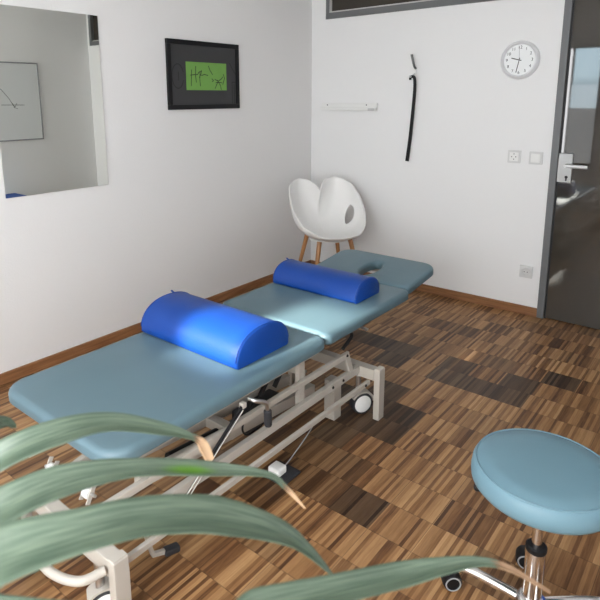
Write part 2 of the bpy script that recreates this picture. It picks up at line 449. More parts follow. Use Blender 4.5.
# ------------------------------------------------------------------ right wall (seen in the mirror)
r = root('whiteboard', (W,-1.25,1.0), 'grey framed whiteboard with a stick drawing, seen in the mirror', 'whiteboard')
wy0, wy1, wz0, wz1 = -1.86, -.64, 1.012, 1.822
b = B(); q = .012
box(b, W-.018, W-.001, wy0, wy1, wz0, wz0+q, .002); box(b, W-.018, W-.001, wy0, wy1, wz1-q, wz1, .002)
box(b, W-.018, W-.001, wy0, wy0+q, wz0+q, wz1-q, .002); box(b, W-.018, W-.001, wy1-q, wy1, wz0+q, wz1-q, .002)
obj('frame', b, M['stile'], r)
pn = obj('panel', box(B(), W-.010, W-.001, wy0+q, wy1-q, wz0+q, wz1-q), M['whiteboard'], r)
lines = [[(-1.12,1.60),(-1.053,1.538),(-.988,1.457),(-.934,1.364)], [(-1.068,1.386),(-.964,1.385),(-.824,1.383)], [(-.95,1.40),(-.93,1.362),(-.905,1.40)], [(-.94,1.36),(-.90,1.345)], [(-1.25,1.40),(-1.2,1.55),(-1.12,1.60)]]
for l in lines: obj('marker_stroke', strokes(B(), [l], lambda y, z: (Vector((W-.0102, y, z)), Vector((-1,0,0))), .0045), M['ink'], pn)
o = obj('foam_block', box(B(), 2.72, 3.16, -1.75, -1.03, 0, .47, .02, 3), M['blue_foam'], smooth=40)
o['label'] = 'blue foam block on the floor beside the right wall, glimpsed in the mirror'; o['category'] = 'foam block'

# ------------------------------------------------------------------ things on the back wall
def on_back(y):
    return lambda x, z: (Vector((x, y, z)), Vector((0,-1,0)))
r = root('light_box', (.367,0,1.33), 'slim white wall rail mounted beside the black strap', 'rail')
b = B(); box(b, .115, .618, -.036, 0, 1.337, 1.360, .003); obj('lower_ledge', b, M['white_plastic'], r)
b = B(); box(b, .112, .621, -.018, 0, 1.360, 1.394, .003); obj('back_plate', b, M['white_plastic'], r)
for x in (.17, .53):
    obj('screw', lathe(B(), [(0,.002),(.004,.002),(.005,0)], (x,-.018,1.380), (0,-1,0), 12), M['rubber'], r)
b = B(); box(b, .555, .612, -.042, -.036, 1.338, 1.356, .002); obj('end_clip', b, M['steel'], r)
r.name = 'wall_rail'

r = root('coat_hook', (.91,0,1.6), 'grey metal coat hook on a white plate on the back wall', 'hook')
b = B(); box(b, .893, .921, -.008, 0, 1.585, 1.652, .002); pl = obj('plate', b, M['white_plastic'], r, label='white plate')
b = B()
tube(b, spline([(.918,-.008,1.636), (.920,-.030,1.645), (.917,-.042,1.668), (.907,-.048,1.715), (.904,-.050,1.730)], 5), [.008]*20+[.010])
obj('upper_prong', b, M['dark_steel'], r, smooth=40)
b = B()
tube(b, spline([(.910,-.008,1.598), (.910,-.030,1.588), (.906,-.048,1.578), (.902,-.056,1.576), (.899,-.060,1.586)], 5), .005)
obj('lower_prong', b, M['steel'], r, smooth=40)
# black strap: crook at the top, widening slightly to a cut end
path = [(.898,-.046,1.556), (.900,-.046,1.570), (.908,-.044,1.578), (.921,-.042,1.577), (.929,-.038,1.560), (.929,-.030,1.50), (.922,-.024,1.40), (.913,-.020,1.28), (.902,-.018,1.14), (.884,-.016,.975)]
sp_ = spline(path, 6); b = B(); rings = []
for i, p in enumerate(sp_):
    t = i/(len(sp_)-1); tg = (sp_[min(i+1, len(sp_)-1)]-sp_[max(i-1, 0)]).normalized()
    s = tg.cross(Vector((0,1,0))).normalized(); w = .0085+.005*t; th = .004
    rings.append([b.verts.new(p+s*a*w+Vector((0,1,0))*c*th) for a, c in ((-1,-.6),(-.5,-1),(.5,-1),(1,-.6),(1,.6),(.5,1),(-.5,1),(-1,.6))])
for A, Q in zip(rings, rings[1:]):
    for k in range(8): b.faces.new((A[k], A[(k+1)%8], Q[(k+1)%8], Q[k]))
b.faces.new(rings[0]); b.faces.new(rings[-1])
o = obj('hanging_strap', b, M['black'], smooth=40)
o['label'] = 'long narrow black strap hanging from the hook on the back wall'; o['category'] = 'strap'

# clock
cx, cz, cr_ = 1.630, 1.660, .1185
r = root('wall_clock', (cx,0,cz), 'round white wall clock with silver rim near the glass door', 'clock')
b = B(); lathe(b, [(.094,.022),(.097,.030),(.104,.034),(.112,.030),(cr_,.016),(cr_,.004),(cr_-.004,0),(0,0)], (cx,0,cz), (0,-1,0), 72)
obj('rim', b, M['silver'], r, smooth=50)
b = B(); lathe(b, [(0,.022),(.0945,.022),(.0945,.018),(0,.018)], (cx,0,cz), (0,-1,0), 72)
fc = obj('dial', b, M['clock_face'], r)
for k in range(1, 13):
    a = math.radians(90-30*k)
    cu = bpy.data.curves.new('t', 'FONT'); cu.body = str(k); cu.size = .026; cu.align_x = 'CENTER'; cu.align_y = 'CENTER'; cu.extrude = .0003
    to = bpy.data.objects.new('t', cu); COL.objects.link(to)
    bpy.context.view_layer.update()
    me = to.evaluated_get(bpy.context.evaluated_depsgraph_get()).to_mesh()
    t = B(); t.from_mesh(me)
    t.transform(Matrix.Translation((cx+.077*math.cos(a), -.0226, cz+.077*math.sin(a))) @ Matrix.Rotation(PI/2, 4, 'X'))
    obj('numeral', t, M['rubber'], fc)
    bpy.data.objects.remove(to); bpy.data.curves.remove(cu)
def hand(name, ang, ln, w, y, m):
    a = math.radians(90-ang); d = Vector((math.cos(a), 0, math.sin(a)))
    b = B(); bar(b, Vector((cx,y,cz))-d*.014, Vector((cx,y,cz))+d*ln, w, .001, (0,1,0), 0)
    obj(name, b, m, fc)
hand('hour_hand', 285, .050, .0052, -.0245, M['rubber']); hand('minute_hand', 191, .078, .0046, -.0262, M['rubber']); hand('second_hand', 358, .080, .0016, -.0278, M['grey_ring'])

def plate(name, x, z, label, cat, hw=.041):
    r = root(name, (x,0,z), label, cat)
    b = B(); box(b, x-hw, x+hw, -.011, 0, z-hw, z+hw, .003); obj('cover_plate', b, M['plate'], r)
    return r
r = plate('wall_socket', 1.640, 1.052, 'small white multi-hole wall outlet left of the light switch', 'outlet')
b = B(); box(b, 1.612, 1.668, -.016, -.011, 1.024, 1.080, .002); obj('insert', b, M['white_plastic'], r)
b = B()
for dx, dz in ((-.014,.0),(.012,.0),(0,.018),(-.0,-.016)): lathe(b, [(0,.0008),(.0035,.0008),(.0035,0)], (1.64+dx,-.016,1.052+dz), (0,-1,0), 10)
obj('contact_holes', b, M['rubber'], r)
r = plate('light_switch', 1.773, 1.050, 'white rocker light switch beside the door frame', 'switch')
b = B(); t = B(); box(b, 1.745, 1.801, -.018, -.011, 1.022, 1.078, .003)
obj('rocker', b, M['white_plastic'], r)
r = plate('power_socket', 1.772, .296, 'white power socket low on the wall near the door', 'power socket')
b = B(); lathe(b, [(.026,.012),(.0285,.012),(.029,.008)], (1.772,-.003,.296), (0,-1,0), 32)
lathe(b, [(.0215,.012),(.020,.0095),(0,.0095),(0,.0085),(.0285,.0085)], (1.772,-.003,.296), (0,-1,0), 32)
obj('socket_well', b, M['plate'], r, smooth=40)
b = B()
for dx in (-.0095, .0095): lathe(b, [(0,.0008),(.003,.0008),(.003,0)], (1.772+dx,-.0125,.296), (0,-1,0), 10)
obj('pin_holes', b, M['rubber'], r)

# ------------------------------------------------------------------ shell chair in the corner
cc = Vector((.50,-.465,0)); fa = Vector((.848,-.530,0)).normalized(); sa = Vector((-fa.y, fa.x, 0))
r = root('shell_chair', cc, 'white moulded shell chair with notched back and wooden legs in the corner', 'chair')
def interp(tab, x):
    for (a, va), (b_, vb) in zip(tab, tab[1:]):
        if x <= b_:
            t = (x-a)/(b_-a); t = t*t*(3-2*t)*.35+t*.65
            return va+(vb-va)*t
    return tab[-1][1]
HT = [(0,.480),(30,.487),(60,.538),(85,.630),(105,.730),(122,.800),(138,.832),(150,.840),(162,.828),(171,.800),(177,.768),(180,.748)]
RT = [(0,.262),(45,.266),(70,.268),(95,.278),(120,.290),(150,.284),(180,.262)]
NF, NT_ = 192, 36
def shell_pt(ph, t):
    d = abs(math.degrees(ph)); h = interp(HT, d); rr = interp(RT, d); zb = .436
    rr -= .105*max(0., 1-(180-d)/34)**1.4*t**2.6
    a = t*PI/2
    rho = rr*math.sin(a)**.92; z = zb+(h-zb)*(1-math.cos(a))**1.15
    return cc+fa*(rho*math.cos(ph))+sa*(rho*math.sin(ph))+Vector((0,0,z))
HOLES = [(math.radians(113), .60, math.radians(10), .155), (-math.radians(113), .60, math.radians(10), .155)]
b = B(); grid = {}
for i in range(NF):
    ph = -PI+2*PI*i/NF
    for j in range(1, NT_+1):
        t = j/NT_
        # pull vertices near a hole onto its rim for a clean oval
        pp, tt = ph, t
        for hp, ht, da, dt in HOLES:
            q = math.hypot((ph-hp)/da, (t-ht)/dt)
            if .80 < q < 1.22: pp = hp+(ph-hp)/q; tt = ht+(t-ht)/q
        grid[i, j] = b.verts.new(shell_pt(pp, tt))
cv = b.verts.new(shell_pt(0, 0))
for i in range(NF):
    k = (i+1) % NF
    b.faces.new((cv, grid[k,1], grid[i,1]))
    for j in range(1, NT_):
        pm = -PI+2*PI*(i+.5)/NF; tm = (j+.5)/NT_
        if any(math.hypot((pm-hp)/da, (tm-ht)/dt) < 1. for hp, ht, da, dt in HOLES): continue
        b.faces.new((grid[i,j], grid[k,j], grid[k,j+1], grid[i,j+1]))
loose = [v for v in b.verts if not v.link_faces]
bmesh.ops.delete(b, geom=loose, context='VERTS')
bmesh.ops.remove_doubles(b, verts=b.verts, dist=1e-4)
sh = obj('shell', b, M['shell'], r, smooth=True)
so = sh.modifiers.new('thickness', 'SOLIDIFY'); so.thickness = .009; so.offset = 0
bv = sh.modifiers.new('rim', 'BEVEL'); bv.width = .003; bv.segments = 2; bv.limit_method = 'ANGLE'; bv.angle_limit = math.radians(60)
b = B(); lathe(b, [(0,.434),(.13,.434),(.14,.427),(.14,.417),(0,.417)], cc, seg=32)
obj('seat_mount', b, M['white_plastic'], r)
for fs_, ss_ in ((1,1),(1,-1),(-1,1),(-1,-1)):
    a = cc+fa*.120*fs_+sa*.120*ss_+Vector((0,0,.43)); e = cc+fa*.20*fs_+sa*.20*ss_
    bq = B(); tube(bq, [e, e+(a-e)*.5, a], [.0105, .014, .0175], 16)
    obj('leg', bq, M['beech'], r, smooth=40)

# ------------------------------------------------------------------ treatment table
tx = 1.2685; hw = .3165
r = root('treatment_table', (tx,-2.05,0), 'height adjustable treatment table with blue-grey padding and beige frame', 'treatment table')
def rrect(x0, x1, y0, y1, rad, n=10):
    """outline of a rounded rectangle; rad may be four radii (near-left, near-right, far-right, far-left)"""
    R4 = rad if isinstance(rad, (tuple, list)) else (rad,)*4
    out = []
    for (cx_, cy_, a0), rr in zip(((x0,y0,PI), (x1,y0,1.5*PI), (x1,y1,0), (x0,y1,.5*PI)), R4):
        ox = cx_+rr if cx_ == x0 else cx_-rr; oy = cy_+rr if cy_ == y0 else cy_-rr
        for k in range(n+1):
            a = a0+.5*PI*k/n; out.append((ox+rr*math.cos(a), oy+rr*math.sin(a)))
    return out
def dense(o, step=.03):
    res = []
    for a, b_ in zip(o, o[1:]+o[:1]):
        L_ = math.hypot(b_[0]-a[0], b_[1]-a[1]); n = max(1, int(L_/step))
        for k in range(n): res.append((a[0]+(b_[0]-a[0])*k/n, a[1]+(b_[1]-a[1])*k/n))
    return res
def offset(o, d):
    n = len(o); res = []
    for i in range(n):
        ax, ay = o[i-1]; bx, by = o[i]; cx_, cy_ = o[(i+1) % n]
        tx_, ty_ = cx_-ax, cy_-ay; L_ = math.hypot(tx_, ty_) or 1
        res.append((bx-ty_/L_*d, by+tx_/L_*d))
    return res
def cushion(outline, z0, z1, er, hole=None, dome=.004, xf=lambda v: v):
    b = B(); o = dense(outline); n = len(o); rings = []
    def ring(pts, z): rings.append([b.verts.new(xf(Vector((x, y, z)))) for x, y in pts])
    for k in range(5):
        a = PI/2*k/4; e2 = er*.55
        ring(offset(o, e2*(1-math.sin(a))), z0+e2*(1-math.cos(a)))
    for k in range(7):
        a = PI/2*k/6
        ring(offset(o, er*(1-math.cos(a))), z1-er+er*math.sin(a))
    inner = offset(o, er)
    cx_ = sum(p[0] for p in o)/n; cy_ = sum(p[1] for p in o)/n
    if hole is None:
        for s in (.93, .8, .55, .25): ring([(cx_+(x-cx_)*s, cy_+(y-cy_)*s) for x, y in inner], z1+dome*(1-s*s)*(1 if s < .9 else .5))
    else:
        hx, hy, ha, hb = hole
        def hp(s): 
            res = []
            for x, y in o:
                a = math.atan2((y-hy)/hb, (x-hx)/ha)
                res.append((hx+ha*s*math.cos(a), hy+hb*s*math.sin(a)))
            return res
        H1 = hp(1.28)
        for s in (.3, .7): ring([(x+(u-x)*s, y+(v-y)*s) for (x, y), (u, v) in zip(inner, H1)], z1+dome*s)
        ring(H1, z1+dome)
        for k in range(1, 6):
            a = PI/2*k/5; ring(hp(1+.28*(1-math.sin(a))), z1+dome-.018*(1-math.cos(a)))
        ring(hp(1.0), z0+.004); ring(hp(1.05), z0)
    for A, Q in zip(rings, rings[1:]):
        for k in range(n): b.faces.new((A[k], A[(k+1)%n], Q[(k+1)%n], Q[k]))
    if hole is None: b.faces.new(rings[-1]); b.faces.new(rings[0][::-1])
    else:
        A, Q = rings[-1], rings[0]
        for k in range(n): b.faces.new((A[k], A[(k+1)%n], Q[(k+1)%n], Q[k]))
    return b
ZT, ZB = .480, .431
yN, yG1, yG2, yF = -3.085, -2.045, -1.300, -.925
obj('foot_cushion', cushion(rrect(tx-hw-.012, tx+hw+.005, yN, yG1-.006, (.085,.085,.035,.035)), ZB, ZT, .022), M['vinyl'], r, smooth=50)
obj('middle_cushion', cushion(rrect(tx-hw, tx+hw, yG1+.006, yG2-.006, .035), ZB, ZT+.002, .022), M['vinyl'], r, smooth=50)
th = math.radians(6.5)
def tilt(v):
    dy, dz = v.y-yG2, v.z-ZB
    return Vector((v.x, yG2+dy*math.cos(th)-dz*math.sin(th), ZB+dy*math.sin(th)+dz*math.cos(th)))
obj('head_cushion', cushion(rrect(tx-hw, tx+hw-.022, yG2+.012, yF, (.03,.03,.085,.085)), ZB+.006, ZT+.002, .018, hole=(1.266,-1.150,.048,.098), xf=tilt), M['vinyl'], r, smooth=50)
# thin metal trays under the cushions
def tray(name, y0, y1, ins, xf=None):
    b = B(); x0, x1 = tx-hw+ins, tx+hw-ins
    box(b, x0, x0+.03, y0, y1, ZB-.020, ZB, .002); box(b, x1-.03, x1, y0, y1, ZB-.020, ZB, .002)
    box(b, x0+.03, x1-.03, y0, y0+.03, ZB-.020, ZB, .002); box(b, x0+.03, x1-.03, y1-.03, y1, ZB-.020, ZB, .002)
    if xf:
        for v in b.verts: v.co = xf(v.co)
    obj(name, b, M['frame'], r)
tray('foot_tray', yN+.06, yG1-.03, .022); tray('middle_tray', yG1+.03, yG2-.03, .10); tray('head_tray', yG2+.03, yF-.08, .12, tilt)
# base: two end crossbars with posts, side beams, lower rails
xr, xl = 1.660, 1.165
YF_, YN_ = -1.740, -3.125
for y in (YF_, YN_):
    obj('crossbar', box(B(), xl+.015, xr-.015, y-.022, y+.022, .186, .238, .003), M['frame'], r)
    for x in (xr, xl):
        b = B(); s = 1 if x == xr else -1
        box(b, x-.015, x+.015, y-.024, y+.024, .0, .244, .003)
        lg = obj('leg', b, M['frame'], r)
        obj('leg_cap', box(B(), x-.012, x+.012, y-.021, y+.021, .244, .247), M['frame'], lg)
for x in (1.560, 1.235):
    obj('side_beam', box(B(), x-.011, x+.011, YN_+.022, YF_-.022, .204, .238, .002), M['frame'], r)
for x in (1.618, 1.200):
    obj('lower_rail', box(B(), x-.008, x+.008, YN_+.020, YF_-.020, .164, .184, .002), M['frame'], r)
for x in (1.562, 1.16):
    obj('upper_rail', box(B(), x-.009, x+.009, -3.11, -1.86, .314, .338, .002), M['frame'], r)
    b = B(); bar(b, (x,-1.868,.336), (x,-1.825,.232), .012, .030, (0,1,0)); obj('lift_link', b, M['frame'], r)
    b = B(); box(b, x-.033, x-.012, -2.190, -2.153, .215, .410, .002); obj('lift_strut', b, M['frame'], r)
for y in (-2.172,):
    obj('cross_tube', box(B(), 1.16-.013, 1.562-.035, y-.018, y+.018, .355, .392, .002), M['frame'], r)
# pivot bolts
for p in ((1.571,-1.90,.222), (1.571,-1.98,.222), (1.626,-1.80,.174), (1.571,-1.872,.328)):
    obj('pivot_bolt', lathe(B(), [(0,.004),(.0055,.004),(.0065,0),(0,0)], p, (1,0,0), 14), M['black'], r)
# lift arm and motor under the bed
b = B(); bar(b, (1.44,-1.95,.16), (1.44,-2.90,.235), .030, .045); obj('lift_arm', b, M['frame'], r)
b = B(); bar(b, (1.30,-1.95,.16), (1.30,-2.90,.235), .030, .045); obj('lift_arm', b, M['frame'], r)
b = B(); box(b, 1.286, 1.454, -2.48, -2.44, .176, .216, .002); obj('cross_tube', b, M['frame'], r)
b = B(); box(b, 1.33, 1.42, -2.36, -2.12, .115, .20, .012, 3); mo = obj('lift_motor', b, M['rubber'], r, smooth=40)
b = B(); tube(b, [(1.375,-2.36,.165), (1.375,-2.72,.195)], .020); obj('actuator_tube', b, M['black'], mo, smooth=40)
b = B(); box(b, 1.474, 1.530, -1.905, -1.850, .012, .20, .003); obj('support_post', b, M['frame'], r)
# coiled cable loop behind the lever
b = B(); tube(b, spline([(1.50,-2.36,.34),(1.50,-2.43,.30),(1.50,-2.47,.24),(1.49,-2.43,.19),(1.48,-2.34,.18)], 6), .004, 8); obj('cable', b, M['black'], r, smooth=True)
# gas spring
A_, Z_ = Vector((1.592,-2.560,.410)), Vector((1.592,-2.830,.215))
b = B(); tube(b, [A_.lerp(Z_, .03), A_.lerp(Z_, .62)], .0062); gs = obj('gas_spring', b, M['black'], r, smooth=40)
b = B(); tube(b, [A_.lerp(Z_, .0), A_.lerp(Z_, 1.)], .0042); tube(b, [A_.lerp(Z_, .05)+Vector((.008,.004,-.004)), A_.lerp(Z_, .98)+Vector((.008,.004,-.004))], .0030); obj('spring_rod', b, M['chrome'], gs, smooth=40)
b = B(); box(b, 1.580, 1.600, -2.570, -2.550, .398, .418, .003); obj('spring_bracket', b, M['frame'], gs)
# adjusting lever
b = B(); tube(b, spline([(1.575,-2.515,.408), (1.600,-2.505,.402), (1.612,-2.470,.385), (1.612,-2.458,.358), (1.612,-2.456,.338)], 6), .0075)
lv = obj('adjusting_lever', b, M['steel'], r, smooth=40)
b = B(); lathe(b, [(0,0),(.010,0),(.0145,.004),(.0145,.058),(.012,.064),(0,.064)], (1.612,-2.456,.350), (0,.04,-1), 18)
obj('lever_grip', b, M['rubber'], lv, smooth=40, label='black rubber grip')
b = B(); tube(b, spline([(1.50,-1.82,.425),(1.56,-1.835,.428),(1.585,-1.862,.420),(1.588,-1.90,.404),(1.588,-1.935,.388)], 5), [.005]*8+[.008]*13); obj('adjusting_lever', b, M['black'], r, smooth=40, label='black lever under the joint of the padding')
b = B(); bar(b, (1.47,-1.724,.412), (1.585,-1.724,.404), .014, .010); obj('tray_lug', b, M['steel'], r)
for y in (-2.30, -2.38):
    b = B(); bar(b, (1.545,y,.410), (1.545,y-.04,.366), .012, .018); obj('catch', b, M['black'], r)
# near-end brake bar, rollers and arm
b = B(); tube(b, spline([(1.640,-3.155,.212),(1.615,-3.215,.208),(1.53,-3.245,.205),(1.42,-3.240,.205),(1.33,-3.238,.205),(1.24,-3.235,.205),(1.19,-3.205,.206),(1.18,-3.155,.212)], 8), .0125)
obj('foot_bar', b, M['frame'], r, smooth=40)
for x, z in ((1.205,.264), (1.420,.284)):
    b = B(); lathe(b, [(0,-.013),(.014,-.013),(.018,-.008),(.018,.008),(.014,.013),(0,.013)], (x,-3.06,z), (1,0,0), 24)
    ro = obj('roller', b, M['white_plastic'], r, smooth=40, label='white roller')
    for s in (-1, 1):
        b = B(); bar(b, (x+s*.018,-3.075,z-.026), (x+s*.018,-3.045,z+.030), .004, .016); obj('roller_bracket', b, M['frame'], ro)
b = B(); bar(b, (1.235,-2.86,.275), (1.235,-3.08,.232), .022, .034); obj('end_arm', b, M['frame'], r)
b = B(); tube(b, [(1.17,-3.06,.260),(1.46,-3.06,.289)], .005); obj('axle', b, M['steel'], r)
# brake pedal near the floor
b = B(); bar(b, (1.553,-2.895,.036), (1.566,-2.845,.030), .030, .022, bev=.006); pd = obj('brake_pedal', b, M['rubber'], r, smooth=40)
b = B(); bar(b, (1.545,-2.935,.050), (1.554,-2.892,.038), .014, .014); bar(b, (1.545,-2.932,.050), (1.547,-2.97,.20), .012, .012); obj('pedal_arm', b, M['frame'], pd)
# twin casters
def caster(x, y, s):
    b = B(); tube(b, [(x,y,.10),(x,y,.188)], .012); ca = obj('caster', b, M['steel'], r, smooth=40)
    d = Vector((s*.86,-.50,0)).normalized(); c = Vector((x, y, .052))-Vector((d.y,-d.x,0))*.016
    b = B(); lathe(b, [(.036,-.020),(.049,-.020),(.051,-.012),(.051,.012),(.049,.020),(.043,.023),(.042,.020),(.036,.020)], c, d, 32); obj('tyre', b, M['rubber'], ca, smooth=40)
    b = B(); lathe(b, [(0,.024),(.034,.024),(.0415,.020),(.0415,-.020),(0,-.020)], c, d, 32); obj('wheel_hub', b, M['white_plastic'], ca, smooth=40)
    b = B(); n = 14; R1, R2 = .055, .062   # hood arched over the wheel
    rg = []
    for k in range(n+1):
        a = PI*(.02+.80*k/n); u = Vector((-d.y, d.x, 0))*math.cos(a)+Vector((0,0,1))*math.sin(a)
        rg.append([b.verts.new(c+u*q+d*w) for q, w in ((R1,-.026),(R2,-.026),(R2,.024),(R1,.024))])
    for A, Q in zip(rg, rg[1:]):
        for k in range(4): b.faces.new((A[k], A[(k+1)%4], Q[(k+1)%4], Q[k]))
    b.faces.new(rg[0]); b.faces.new(rg[-1]); obj('wheel_hood', b, M['frame'], ca, smooth=40)
caster(1.565,-1.762, 1); caster(1.575,-3.135, 1); caster(1.235,-1.762, -1); caster(1.235,-3.135, -1)

# foot switch on the floor beside the table
r = root('foot_switch', (1.555,-2.34,0), 'small white foot switch on a dark pad on the floor by the table', 'foot switch')
b = B(); box(b, 1.518, 1.625, -2.385, -2.275, 0, .012, .004); obj('base_pad', b, M['rubber'], r)
b = B(); box(b, 1.535, 1.590, -2.372, -2.318, .012, .045, .008, 3); obj('switch_button', b, M['white_plastic'], r, smooth=40)
b = B(); tube(b, spline([(1.575,-2.320,.030),(1.577,-2.27,.050),(1.580,-2.17,.100),(1.583,-2.10,.150)], 6), .0022, 8); obj('cable', b, M['grey_ring'], r, smooth=True)

# ------------------------------------------------------------------ half-round bolsters
def bolster(name, x0, x1, yc, w, h, z, label):
    r = root(name, ((x0+x1)/2, yc, z), label, 'bolster', 'blue half-round bolsters on the treatment table')
    prof = []
    n = 22
    for k in range(n+1):
        a = PI*k/n; e = .80
        cx_, sz = math.cos(a), math.sin(a)
        prof.append((w/2*math.copysign(abs(cx_)**.88, cx_), h*sz**e if sz > 1e-6 else 0.))
    prof = [(-p[0], p[1]) for p in prof]
    # round the bottom corners, add flat base
    base = [(w/2-.006, .0), (w/4, .0), (-w/4, .0), (-w/2+.006, .0)]
    loop = [(y, max(zz, .006)) if zz < .006 else (y, zz) for y, zz in prof] + base
    b = B(); rings = []
    er = .010
    cyz = (0, h*.42)
    xs = [(x0+er*(1-math.cos(a)) if False else x0+er*(1-math.sin(a)), 1-er/(w/2)*(1-math.cos(a))) for a in [0, PI/6, PI/3, PI/2]]
    st = [(x0, .93), (x0+.002, .965), (x0+.006, .99), (x0+.012, 1.)]
    st += [(x0+.012+(x1-x0-.024)*k/14, 1.) for k in range(1, 14)]
    st += [(x1-.012, 1.), (x1-.006, .99), (x1-.002, .965), (x1, .93)]
    for x, s in st:
        rings.append([b.verts.new((x, yc+y*s, z+max(0, cyz[1]+(zz-cyz[1])*s if zz > .007 else zz))) for y, zz in loop])
    n2 = len(loop)
    for A, Q in zip(rings, rings[1:]):
        for k in range(n2): b.faces.new((A[k], A[(k+1)%n2], Q[(k+1)%n2], Q[k]))
    b.faces.new(rings[0][::-1]); b.faces.new(rings[-1])
    obj('cover', b, M['blue'], r, smooth=55)
    for xx, s in ((x0+.007, .992), (x1-.007, .992)):
        b = B(); pts = [Vector((xx, yc+y*1.002, z+cyz[1]+(zz-cyz[1])*1.002)) for y, zz in prof[1:-1]]
        tube(b, pts, .0028, 8); obj('end_seam', b, M['blue_seam'], r, smooth=True)
    b = B(); bar(b, (x0+.008, yc+w*.10, z+h-.004), (x0-.012, yc+w*.10, z+h+.006), .010, .0035); obj('zip_tab', b, M['blue_seam'], r)
bolster('bolster', 0.955, 1.508, -2.350, .304, .124, ZT+.0045, 'larger blue half-round bolster on the foot section of the table')
bolster('bolster', 0.975, 1.487, -1.560, .225, .098, ZT+.0065, 'slimmer blue half-round bolster close to the head section')

# ------------------------------------------------------------------ rolling stool
sc = Vector((2.506,-2.392,0))
r = root('rolling_stool', sc, 'round light blue swivel stool on a chrome five-caster base', 'stool')
b = B(); lathe(b, [(0,.427),(.150,.427),(.168,.431),(.177,.442),(.179,.460),(.176,.482),(.169,.492),(.1655,.4935),(.163,.4955),(.12,.499),(.06,.5005),(0,.501)], sc, seg=96)
st = obj('seat_cushion', b, M['stool_vinyl'], r, smooth=60)
b = B(); tube(b, [sc+Vector((.1675*math.cos(2*PI*k/96), .1675*math.sin(2*PI*k/96), .4938)) for k in range(97)], .0022, 8, False); obj('seam', b, M['stool_vinyl'], st, smooth=True)
b = B(); box(b, sc.x-.045, sc.x+.045, sc.y-.045, sc.y+.045, .419, .427, .003); obj('seat_plate', b, M['black'], r)
b = B(); tube(b, [sc+Vector((0,0,.20)), sc+Vector((0,0,.426))], .0135, 24); obj('piston', b, M['chrome'], r, smooth=40)
b = B(); lathe(b, [(.0136,.258),(.0225,.258),(.0270,.254),(.0270,.244),(.0255,.240),(.0136,.240)], sc, seg=32); obj('collar', b, M['black'], r, smooth=40)
b = B(); lathe(b, [(.0136,.240),(.0245,.240),(.0255,.23),(.0255,.08),(.020,.06),(0,.06)], sc, seg=32); obj('column', b, M['chrome'], r, smooth=40)
b = B(); tube(b, spline([sc+Vector((-.02,-.02,.420)), sc+Vector((-.08,-.05,.416)), sc+Vector((-.125,-.082,.4155))], 5), .004, 10)
lv = obj('height_lever', b, M['black'], r, smooth=40)
dL = Vector((-.050,-.034,.006)).normalized(); b = B(); lathe(b, [(0,0),(.008,0),(.010,.006),(.010,.034),(.007,.038),(0,.038)], sc+Vector((-.112,-.074,.4150)), dL, 14); obj('lever_knob', b, M['black'], lv, smooth=40)
b = B(); lathe(b, [(0,.048),(.034,.048),(.040,.056),(.040,.084),(.034,.094),(.0256,.097)], sc, seg=32); hub = obj('base_hub', b, M['chrome'], r, smooth=40)
for k in range(5):
    a = math.radians((182,107,38,326,254)[k]); d = Vector((math.cos(a), math.sin(a), 0)); s = Vector((-d.y, d.x, 0))
    b = B(); tube(b, spline([sc+d*.030+Vector((0,0,.072)), sc+d*.09+Vector((0,0,.077)), sc+d*.165+Vector((0,0,.079)), sc+d*.200+Vector((0,0,.072)), sc+d*.212+Vector((0,0,.060))], 6), .0140, 16)
    obj('base_arm', b, M['chrome'], r, smooth=40)
    c = sc+d*.219+Vector((0,0,.026))+s*.008
    b = B(); tube(b, [c+Vector((0,0,.028))-s*.008, c+Vector((0,0,.046))-s*.008], .008)
    n = 12; rg = []
    ax = (d*.62+s*-.78).normalized() if k == 0 else d
    ux = Vector((-ax.y, ax.x, 0))
    for q in range(n+1):
        t = PI*(-.05+1.02*q/n); u = ux*math.cos(t)+Vector((0,0,1))*math.sin(t)
        rg.append([b.verts.new(c+u*e+ax*w) for e, w in ((.014,-.021),(.0275,-.021),(.0285,-.015),(.0285,.015),(.0275,.021),(.014,.021))])
    for A, Q in zip(rg, rg[1:]):
        for q in range(6): b.faces.new((A[q], A[(q+1)%6], Q[(q+1)%6], Q[q]))
    b.faces.new(rg[0]); b.faces.new(rg[-1])
    ca = obj('caster', b, M['black'], r, smooth=40)
    for w in (-.0135, .0135):
        b = B(); q = 1 if w > 0 else -1
        lathe(b, [(0,.0),(.017,.0),(.0262,.001),(.0262,.010),(.023,.0125),(.0185,.0125),(.0175,.010),(0,.010)], c+ax*(w-q*.004), ax*q, 28)
        wh = obj('caster_wheel', b, M['black'], ca, smooth=40)
        b = B(); lathe(b, [(.0190,.0120),(.0195,.0138),(.0225,.0138),(.0235,.0118)], c+ax*(w-q*.004), ax*q, 28); obj('rim_ring', b, M['grey_ring'], wh, smooth=40)

